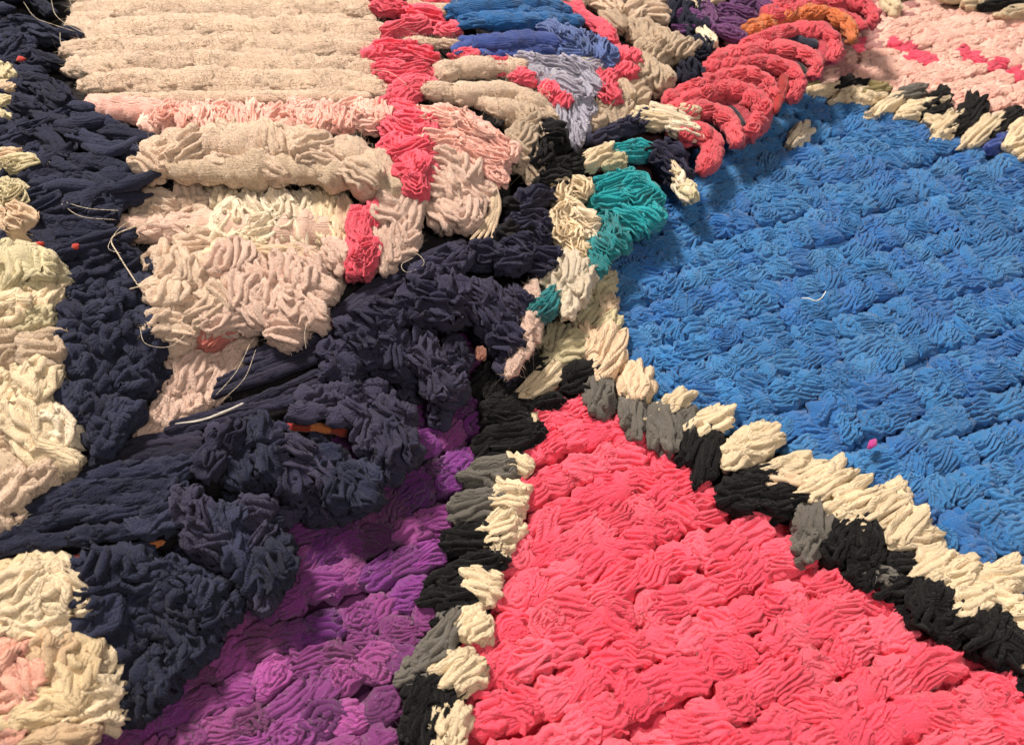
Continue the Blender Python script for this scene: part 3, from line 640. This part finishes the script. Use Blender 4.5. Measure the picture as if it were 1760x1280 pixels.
# -- navy ribs that spread where the rug bends: stretched ropes, then crumpled ends
ribs = [
 ([(560,560),(640,510),(720,470),(800,440)], 20, [(800,442,120,60,15),(860,436,110,66,5),(915,442,90,80,-30),(760,460,120,50,20),(880,450,80,50,20)]),
 ([(420,620),(520,585),(600,548),(660,520)], 18, [(680,540,140,62,10),(740,520,110,80,-20),(790,512,90,90,-60),(640,560,120,50,12),(730,560,140,40,12),(700,575,150,36,10),(835,530,100,90,-60),(860,560,110,80,-70),(880,540,90,60,80),(850,520,80,50,-20),(825,575,90,40,-50),(862,610,90,50,-80),(868,630,60,30,-80)]),
 ([(370,670),(470,630),(560,600),(640,590)], 18, [(650,590,100,60,-20),(690,600,90,70,-60),(610,620,110,56,20),(740,605,80,70,-70),(700,640,100,60,-20),(760,640,110,80,-60),(790,650,90,90,-80),(650,650,90,60,10),(735,665,100,50,20),(800,610,70,60,-60),(770,690,90,60,-80),(600,590,110,44,16)]),
 ([(290,735),(400,706),(490,680),(560,660)], 16, [(570,680,110,50,0),(620,690,90,60,-40),(560,712,130,40,2),(660,700,90,80,-60),(620,730,100,60,-70),(690,720,80,90,-80),(660,760,90,70,-60),(700,770,80,90,-75),(680,800,70,60,-60),(590,660,90,40,10),(640,740,90,50,-60)]),
 ([(60,850),(180,800),(270,775),(360,770)], 20, [(380,770,110,70,60),(420,790,100,80,60),(455,770,110,70,-60),(490,800,120,90,-70),(535,800,110,80,-40),(520,850,120,80,-30),(575,820,110,80,-70),(610,840,90,90,-50),(580,875,110,50,10),(500,880,90,50,20),(440,820,90,60,60),(340,800,110,50,10),(400,745,90,36,10),(560,780,90,50,-30),(630,820,60,60,-60)]),
 ([(-20,960),(80,915),(180,895),(270,880)], 20, [(290,870,90,60,60),(330,890,100,70,-70),(360,910,110,80,-60),(345,945,90,70,20),(400,920,110,80,-80),(440,900,90,90,-70),(470,930,90,80,-60),(430,970,110,90,-70),(475,975,80,80,-80),(390,975,100,60,-30),(270,900,100,50,10),(420,865,80,50,-10),(455,1020,80,60,-80)]),
]
SPN = [[(520,540),(700,470),(950,435)], [(420,620),(560,570),(720,535),(830,505),(890,590)], [(370,670),(520,620),(640,600),(780,630),(815,650)],
       [(290,735),(450,700),(570,695),(680,740),(690,790)], [(60,850),(270,780),(430,770),(560,810),(640,830)], [(0,950),(180,895),(330,890),(440,920),(470,990)]]
def spine(x, y, P):
    best = 1e9
    for (a, b), (c, d) in zip(P, P[1:]):
        t = max(0, min(1, ((x-a)*(c-a)+(y-b)*(d-b))/((c-a)**2+(d-b)**2)))
        best = min(best, math.hypot(x-a-t*(c-a), y-b-t*(d-b)))
    return max(-1.5, .6-2.0*(best/42)**2)
for ri, (pts, w_, lumps) in enumerate(ribs):
    for k in range(5):
        o = (k-2)*w_*.62
        q = [(x+rng.normal(0, 5), y+o*(0.5+.5*i/3)+rng.normal(0, 3), rng.uniform(-.2, .25)) for i, (x, y) in enumerate(pts)]
        R(q, [4,w_*.42,w_*.5,w_*.55], nv()*rng.uniform(.65, .95), off=-1.1+.5*spine(q[1][0], q[1][1], SPN[ri]), kind='d', D=.14, ns=14, K=1.4, tw=.15)
    for (x, y, l, w2, a) in lumps:
        if ri in (2, 3) and x > 650: x -= 16
        c_ = nv() if ri < 4 else (nv() if rng.random() < .5 else nb())
        L(x, y, l, w2*.88, a+rng.normal(0, 6), c_*1.15, off=spine(x, y, SPN[ri])+rng.uniform(-.25, .25), K=.8, D=.36, W=1.5, nu=24, thick=.8)
for (x, y, l, w_, a) in ((70,870,120,34,22),(110,850,130,34,20),(150,860,120,34,15),(190,840,120,30,14),(230,860,120,34,10),(130,885,130,30,12),(60,905,120,34,18),(200,880,110,30,10),(240,815,120,30,8),(180,815,110,28,20),(260,835,100,34,0),(290,800,90,34,10),(40,935,110,34,14),(120,925,120,34,10),(180,915,110,30,6)):
    L(x, y, l, w_, a, nb()*rng.uniform(.8, 1), off=.1, K=1.3, D=.26, nu=22, taper=.3, thick=.75)
# lowest navy lumps
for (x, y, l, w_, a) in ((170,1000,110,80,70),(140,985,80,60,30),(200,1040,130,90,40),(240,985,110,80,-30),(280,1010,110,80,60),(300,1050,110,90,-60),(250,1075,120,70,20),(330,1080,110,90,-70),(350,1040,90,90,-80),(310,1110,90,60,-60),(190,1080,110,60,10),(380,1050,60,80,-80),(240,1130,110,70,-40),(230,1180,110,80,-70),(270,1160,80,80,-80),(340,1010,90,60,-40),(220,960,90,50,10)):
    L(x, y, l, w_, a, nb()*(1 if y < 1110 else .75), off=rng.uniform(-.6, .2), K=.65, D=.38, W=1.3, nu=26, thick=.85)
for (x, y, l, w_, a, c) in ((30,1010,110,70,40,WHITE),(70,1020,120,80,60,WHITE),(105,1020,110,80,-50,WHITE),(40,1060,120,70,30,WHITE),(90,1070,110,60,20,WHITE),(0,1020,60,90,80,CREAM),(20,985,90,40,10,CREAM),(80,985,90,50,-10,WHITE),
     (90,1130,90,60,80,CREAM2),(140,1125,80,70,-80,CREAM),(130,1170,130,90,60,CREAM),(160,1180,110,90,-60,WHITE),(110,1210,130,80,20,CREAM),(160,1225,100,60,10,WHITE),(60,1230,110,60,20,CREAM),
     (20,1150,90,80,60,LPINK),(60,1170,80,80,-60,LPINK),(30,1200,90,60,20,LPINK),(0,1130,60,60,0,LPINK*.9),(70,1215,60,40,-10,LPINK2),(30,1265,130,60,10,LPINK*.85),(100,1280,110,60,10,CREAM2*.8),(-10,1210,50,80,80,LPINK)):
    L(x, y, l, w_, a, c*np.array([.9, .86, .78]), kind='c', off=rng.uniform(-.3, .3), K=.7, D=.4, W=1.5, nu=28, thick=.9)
# rust woven ground showing between the ribs
R([(438,752),(480,738),(540,734),(600,745),(622,756)], [4,8,9,8,5], np.array([RUST, RED, RUST, ORNG*.7, RUST, RUST*.6]), off=-.7, kind='c', D=.08, name='weft_band')
R([(90,962),(150,955),(210,942),(250,940),(285,930)], [4,6,8,8,4], np.array([RUST*.6, RUST, CREAM2*.8, RUST, ORNG*.7]), off=-.4, kind='c', D=.08, name='weft_band')
R([(300,892),(325,882),(350,872)], [3,5,3], RUST, off=.1, kind='c', D=.05, name='weft_band')

# ================================================================== coral roll
def cr(pts): return [(1160+x/2.908, y/2.908) for x, y in pts]
rr = [
 ([(440,90),(560,20),(700,-30),(860,-30),(980,-10)], 19, CORAL[1]), ([(470,110),(600,50),(740,12),(860,12),(960,40),(990,90),(940,140)], 17, CORAL[0]), ([(700,60),(820,70),(900,100),(930,130)], 10, CORAL[1]*.9),
 ([(360,180),(500,96),(620,70),(750,76),(850,120),(885,170),(860,230)], 17, ORNG), ([(330,160),(420,120),(500,130)], 13, ORNG*.8),
 ([(320,240),(500,180),(620,152),(730,160),(795,210),(800,270),(740,310)], 17, CORAL[0]),
 ([(160,310),(330,262),(490,248),(610,262),(690,300),(705,350),(660,400)], 18, CORAL[2]), ([(150,350),(300,325),(450,318),(570,356),(615,420),(600,470),(550,500)], 17, CORAL[0]),
 ([(60,450),(220,396),(350,376),(440,400),(485,460),(470,530)], 18, CORAL[2]), ([(-30,560),(120,486),(260,448),(350,476),(430,530),(440,580),(380,650),(350,700)], 20, CORAL[0]),
 ([(-40,600),(110,552),(210,570),(270,620),(310,690),(280,770)], 20, CORAL[2]), ([(20,690),(110,660),(180,710),(180,790),(130,870)], 20, CORAL[0]), ([(260,420),(340,440),(420,510)], 12, CORAL[2]), ([(-60,500),(20,470),(120,430)], 14, CORAL[1]), ([(-60,640),(20,620),(80,640)], 14, CORAL[1])]
def resample(p, n=6):
    p = np.array(p, float); l = np.concatenate([[0], np.cumsum(np.hypot(*np.diff(p, axis=0).T))]); t = np.linspace(0, l[-1], n)
    return np.stack([np.interp(t, l, p[:, 0]), np.interp(t, l, p[:, 1])], 1)
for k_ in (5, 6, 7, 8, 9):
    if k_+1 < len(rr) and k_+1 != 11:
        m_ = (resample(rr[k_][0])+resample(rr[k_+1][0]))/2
        R(cr([tuple(q) for q in m_]), [8, 12, 12, 12, 8], CORAL[k_ % 3]*np.array([.6, .45, .6]), parent=roll, off=-.55, K=2, D=.3, W=1.3, tw=.8, ns=20, lump=.3)  # low in-between ridges, with the shade of the gaps put into their colour
for pts, w_, c in rr:
    w_ = w_*.88
    c = c*np.array([.86, .76, .84]) if c[0] > 2.2*c[2] and c[1] < .25 else c
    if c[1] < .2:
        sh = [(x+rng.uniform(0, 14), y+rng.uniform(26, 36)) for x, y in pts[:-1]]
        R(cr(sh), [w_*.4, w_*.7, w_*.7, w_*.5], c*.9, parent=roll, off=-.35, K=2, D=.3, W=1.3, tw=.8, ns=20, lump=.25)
        R(cr([(x+6, y+16) for x, y in pts[:-1]]), w_*.35, NAVYB[1]*.6, parent=roll, off=-.1, ns=10, D=.1)  # dark strand under each ridge stands in for the shade below it
    if len(pts) > 5:
        (xa, ya), (xb, yb) = pts[-2:]; pts = pts[:-1]+[(xa+(xb-xa)*.15, ya+abs(yb-ya)*.3)]
    R(cr(pts), [w_*.5]+[w_]*4+[w_*.9, w_*.45], c, parent=roll, off=.2, K=1.3, D=.3, W=1.1, tw=.6, ns=26, lump=.2, h=[w_*.55]*3)
    for (x0, y0), (x1, y1) in zip(cr(pts), cr(pts)[1:]):
        n_ = max(1, int(math.hypot(x1-x0, y1-y0)/22))
        for k_ in range(n_):
            t_ = (k_+.5)/n_
            L(x0+(x1-x0)*t_, y0+(y1-y0)*t_+rng.normal(0, 1), 34, w_*rng.uniform(1.15, 1.5), -math.degrees(math.atan2(y1-y0, x1-x0))+rng.normal(0, 8), c, parent=roll, off=.35, kind='c', nu=12, thick=.8, rth=.11, phi=.6)
for pts, w_, c in (([(500,215),(600,205),(720,235)], 10, NAVYB[0]), ([(640,110),(740,118),(800,160)], 7, NAVYB[0]), ([(540,320),(620,345),(650,390)], 8, BLK), ([(300,400),(400,440),(440,500)], 8, BLK), ([(60,610),(150,640),(200,690)], 8, NAVYB[1]*.6), ([(250,540),(310,590),(340,650)], 9, NAVYB[1]*.6)):
    R(cr(pts), w_, c*.8, parent=roll, off=-.2, ns=12, D=.1)
R(cr([(545,370),(540,430),(520,500),(490,570)]), [7,9,9,6], RED, parent=roll, off=.5, ns=12, D=.06, name='red_strip')
for i in range(46):
    x = rng.uniform(1170, 1340); y = rng.uniform(-70, 62)
    if y > 75-(x-1240)*.55 or y < -60: continue
    L(x, y, rng.uniform(50, 80), rng.uniform(18, 30), rng.normal(-40, 30), VIOL[rng.integers(3)]*rng.uniform(.8, 1.2), parent=roll, kind='c', off=rng.uniform(-.3, .3), K=2, D=.16, nu=18, thick=.6)

# teal, white and black tufts at the foot of the roll
for (x, y, l, w_, a, c, kd) in (
 (1085,215,90,34,12,NAVY[1],'d'),(1040,235,80,30,15,NAVY[0],'d'),(1110,205,60,36,30,NAVY[1],'d'),(970,290,110,40,10,BLK,'d'),(985,275,80,30,10,BLK,'d'),(950,310,70,40,0,BLK,'d'),(1150,275,70,60,-50,NAVY[0],'d'),(1165,300,50,50,-60,NAVY[1],'d'),(1130,262,70,34,0,BLK,'d'),
 (915,342,80,44,10,NAVY[0],'d'),(890,355,60,40,0,BLK,'d'),(930,330,60,30,20,NAVY[0],'d'),(905,385,90,54,0,NAVY[1],'d'),(930,400,60,50,-60,NAVY[2],'d'),(875,400,70,40,10,BLK,'d'),(950,240,60,60,80,BLK,'d'),(930,270,70,50,60,BLK,'d'),
 (1060,330,90,60,10,TEAL,'c'),(1095,345,80,80,-40,TEAL,'c'),(1050,355,80,50,0,TEAL,'c'),(1105,378,60,70,-60,TEAL,'c'),(1080,385,60,44,-30,TEAL,'c'),(1050,320,70,34,30,TEAL,'c'),(1085,265,80,30,5,TEAL,'c'),(1105,258,60,26,-10,TEAL,'c'),(1068,258,60,26,20,TEAL,'c'),
 (1045,400,60,50,-70,TEAL2,'c'),(1035,430,50,60,-80,TEAL2,'c'),(1025,455,50,40,-70,TEAL2*.9,'c'),(1060,415,50,40,-60,TEAL2,'c'),(945,520,60,34,80,TEAL2*.7,'c'),(930,535,40,40,80,TEAL2*.6,'c'),
 (965,332,50,44,10,CREAM,'c'),(995,330,44,44,-60,CREAM,'c'),(975,345,50,30,0,CREAM,'c'),
 (970,375,70,50,20,CREAM,'c'),(1000,390,60,50,-40,WHITE,'c'),(975,405,66,50,-50,CREAM,'c'),(1010,415,56,44,-40,WHITE,'c'),(1020,432,50,34,-50,WHITE,'c'),(990,430,50,40,-60,CREAM,'c'),
 (975,470,70,66,60,WHITE,'f'),(960,490,70,46,-60,WHITE,'f'),(990,495,70,46,-80,WHITE,'f'),(975,520,70,34,-80,WHITE,'f'),(1000,470,44,50,80,WHITE,'f'),
 (915,535,110,30,-85,FUZP*.95,'f'),(905,580,100,26,75,FUZP*.9,'f'),(885,625,60,18,60,FUZP*.9,'f'),(826,608,24,12,80,lin(150,100,84),'c')):
    L(x, y, l, w_, a, c, parent=roll if y < 460 else fold, kind=kd, off=rng.uniform(-.1, .3), K=1.3, D=.2, W=1.2, nu=24, thick=.8)
for (x, y, l, w_, a, c) in ((1030,270,80,34,30,CREAM),(1055,280,50,26,25,ECRU),(1120,205,80,34,-10,CREAM),(1150,205,90,36,-20,WHITE),(1175,225,60,30,-10,WHITE),(1165,195,70,26,0,CREAM),(1175,320,60,30,-65,WHITE),(1160,290,50,24,-60,CREAM),(1150,212,60,26,-20,WHITE),(1182,330,40,30,-70,ECRU)):
    fan(roll, x, y, l, w_, a, c, zf=zH(.4))

# ------------------------------------------------------------------ build all the tufts
res = T.eval()
allp = {}
for key, parts in res.items():
    par, kind, name = ROOTS[key]
    m_ = merge(parts); c_ = m_[0].mean(0); x, y = proj(c_)
    off = 0 if (-40 < x < 1800 and -40 < y < 1320) else 1
    allp.setdefault(par.name, []).append((off, (c_-CAM)@FWD, m_, par, kind, name))
def hue(c):
    r, g, b = c; v = max(c)
    if v < .012 or (v < .03 and b < 1.6*r): return 'black_tuft'
    if b > r and v < .16 and b < 3*r+.02 and g < b: return 'navy_tuft' if g > .6*r else 'purple_tuft'
    if g > 2.5*r and g > .6*b and b < 1.3*g+.02: return 'teal_tuft'
    if b > 1.25*r: return 'blue_tuft'
    if r > 2.2*g: return 'coral_tuft' if b < .9*r else 'purple_tuft'
    if abs(r-g) < .08*v+.02 and v < .25: return 'grey_tuft'
    return 'cream_tuft' if g > .66*r else 'pink_tuft'
split = {}
for pn, lst in allp.items():
    for q in lst:
        nm = 'tuft' if pn.endswith('field') else hue(q[2][2].mean(0))
        split.setdefault((pn, nm), []).append(q[:5]+(nm,))
for (pn, nm_), lst in split.items():
    lst.sort(key=lambda t: (t[0], t[1]))
    for (o_, d_, m_, par, kind, name) in lst[:300]:
        o = mkobj(name, m_[0], m_[1], m_[2], MATS[kind], par, m_[3]); reparent_fix(o, par)
    rest = lst[300:]
    for kind in sorted(set(r[4] for r in rest)):
        m_ = merge([r[2] for r in rest if r[4] == kind])
        o = mkobj('pile', m_[0], m_[1], m_[2], MATS[kind], rest[0][3], m_[3]); reparent_fix(o, rest[0][3]); o['kind'] = 'stuff'
for m_, par, kind, name in ROPES:
    o = mkobj(name, m_[0], m_[1], m_[2], MATS[kind], par, m_[3]); reparent_fix(o, par)

# ------------------------------------------------------------------ fibres
def fibres(name, surf, par, col=None):
    VV = []; FF = []; CC = []; n0 = 0
    for V, Fq, C, n, ln in surf:
        a, b, c, d = (V[Fq[:, i]] for i in range(4))
        nr = np.cross(c-a, d-b); ar = np.linalg.norm(nr, axis=1); nr = nr/(ar[:, None]+1e-9)
        cen = (a+b+c+d)/4
        out = np.sign((nr*(CAM-cen)).sum(1)); nr = nr*out[:, None]
        pick = rng.choice(len(Fq), n, p=ar/ar.sum())
        P = cen[pick]; Nn = nr[pick]; L_ = ln*rng.uniform(.3, 1.3, n)[:, None]
        dr = Nn*.55+rng.normal(0, .5, (n, 3)); dr /= np.linalg.norm(dr, axis=1, keepdims=True)
        side = np.cross(dr, rng.normal(size=(n, 3))); side /= np.linalg.norm(side, axis=1, keepdims=True)
        bend = rng.normal(0, .55, (n, 3))*L_/.5
        wv = .015
        pts = []
        for t, wd in ((0, 1.), (.5, .8), (1., .25)):
            p = P+dr*L_*t+bend*L_*t*t
            pts += [p-side*wv*wd, p+side*wv*wd]
        V8 = np.stack(pts, 1).reshape(-1, 3)
        base = np.arange(n)[:, None]*6+n0
        q = np.concatenate([base+np.array([[2*i, 2*i+1, 2*i+3, 2*i+2]]) for i in range(2)], 0)
        VV.append(V8); FF.append(q); CC.append(np.repeat(np.asarray(C)[Fq[pick, 0]]*1.15, 6, 0)); n0 += len(V8)
    o = mkobj(name, np.vstack(VV), np.vstack(FF), np.clip(np.vstack(CC), 0, .95) if col is None else col, M_FUZ, par); reparent_fix(o, par); o['kind'] = 'stuff'
surf = [(m_[0], m_[1], m_[2], n, ln) for m_, n, ln, _ in FUZZ]
for pn, lst in allp.items():
    if pn in ('folded_rug', 'rolled_rug'):
        for (o_, d_, m_, par, kind, name) in lst:
            if kind == 'f' and not o_: surf.append((m_[0], m_[1], m_[2], 300, .38))
fibres('fuzz', surf, fold)
fibres('loose_fibres', [(q[0], q[1], q[2], max(5, q[3]//45), .95) for q in surf if proj(q[0].mean(0))[0] < 1000], fold)
for pn in ('blue_field', 'pink_field', 'purple_field', 'border'):
    ls = [q for q in allp[pn] if not q[0]][:260]
    fibres('fuzz', [(q[2][0], q[2][1], q[2][2], 40, .22) for q in ls], ls[0][3])
    fibres('surface_lint', [(q[2][0], q[2][1], q[2][2], 2, .45) for q in ls], ls[0][3], lin(190, 180, 176))

def thread(name, pts, w, col, parent, z0, label=None, cat=None, flat_z=None):
    P = [at(x, y, (flat_z if flat_z is not None else H(x, y))+z0+(dz[0] if dz else 0)) for x, y, *dz in pts]
    V, Fq, C, _l = tube(P, w, w, col, ns=8, D=.008, lump=.1, nt=36)
    if parent is not None:
        o = mkobj(name, V, Fq, C, M_COT, parent); reparent_fix(o, parent)
    else:
        c = V.mean(0); o = mkobj(name, V-c, Fq, C, M_COT, None); o.location = Vector(c)*CM
        o['label'] = label; o['category'] = cat
    return o
th = 'frayed_thread'
for pts in ([(40,3),(60,30,.6),(90,42,.8),(130,55,.3)], [(88,0),(95,25,.6),(115,42,.6),(150,60,.2)], [(103,55),(105,75,.5),(120,85,.5),(140,83)], [(115,-5),(125,12,.5),(132,30,.2)],
            [(272,380),(225,392,.9),(192,410,1.0),(205,440,1.0),(238,492,.6)], [(250,375),(210,388,1.),(186,425,1.),(210,436,.8)], [(222,497),(250,490,.9),(290,482,.6)],
            [(868,92),(880,100,.6),(878,112,.5)], [(958,118),(940,140,.9),(928,160,.8),(938,172,.8),(944,160,.9),(925,150,.8)], [(700,430),(722,440,.6),(728,455,.6),(700,468,.5),(690,455,.5),(712,442,.3)],
            [(535,530),(524,570,.6),(526,600,.3)], [(640,120),(670,125,.5),(700,146,.5)], [(240,560),(250,590,.7),(290,596,.6),(320,575,.4)], [(846,155),(852,165,.6),(848,178,.6)], [(105,350),(140,372,.4),(200,378,.3)], [(108,346),(150,358,.5),(205,362,.3)], [(440,600),(420,650,.4),(380,690,.2)], [(430,590),(405,640,.4),(370,680,.2)]):
    thread(th, pts, .045 if pts[0][0] in (272, 222) else .019, WHITE*.95, fold, .7)
thread('lint', [(1377,512),(1390,513,.1),(1402,517,.15),(1412,512,.1),(1420,500)], .05, lin(235,240,235), None, 1.75, 'curved white lint thread lying on the blue field', 'lint', flat_z=0)
thread('lint', [(652,750),(672,752,.1),(690,748,.1),(704,739)], .05, lin(235,225,200), None, 1.0, 'small curved cream lint thread stuck on the navy tufts', 'lint')
thread('thread', [(300,728),(345,722,.2),(385,708,.3),(420,692)], [.03,.07,.10,.07], lin(225,222,215), None, 1.2, 'thick white yarn end lying between cream wool and navy ribs', 'thread')
V = tube([at(1491,772,1.7), at(1499,763,2.0), at(1505,755,1.8)], [.1,.3,.12], .2, lin(190,60,150), ns=12, D=.08)
c = V[0].mean(0); o = mkobj('lint', V[0]-c, V[1], V[2], M_COT, None); o.location = Vector(c)*CM
o['label'] = 'tiny magenta wool scrap on the blue field'; o['category'] = 'lint'
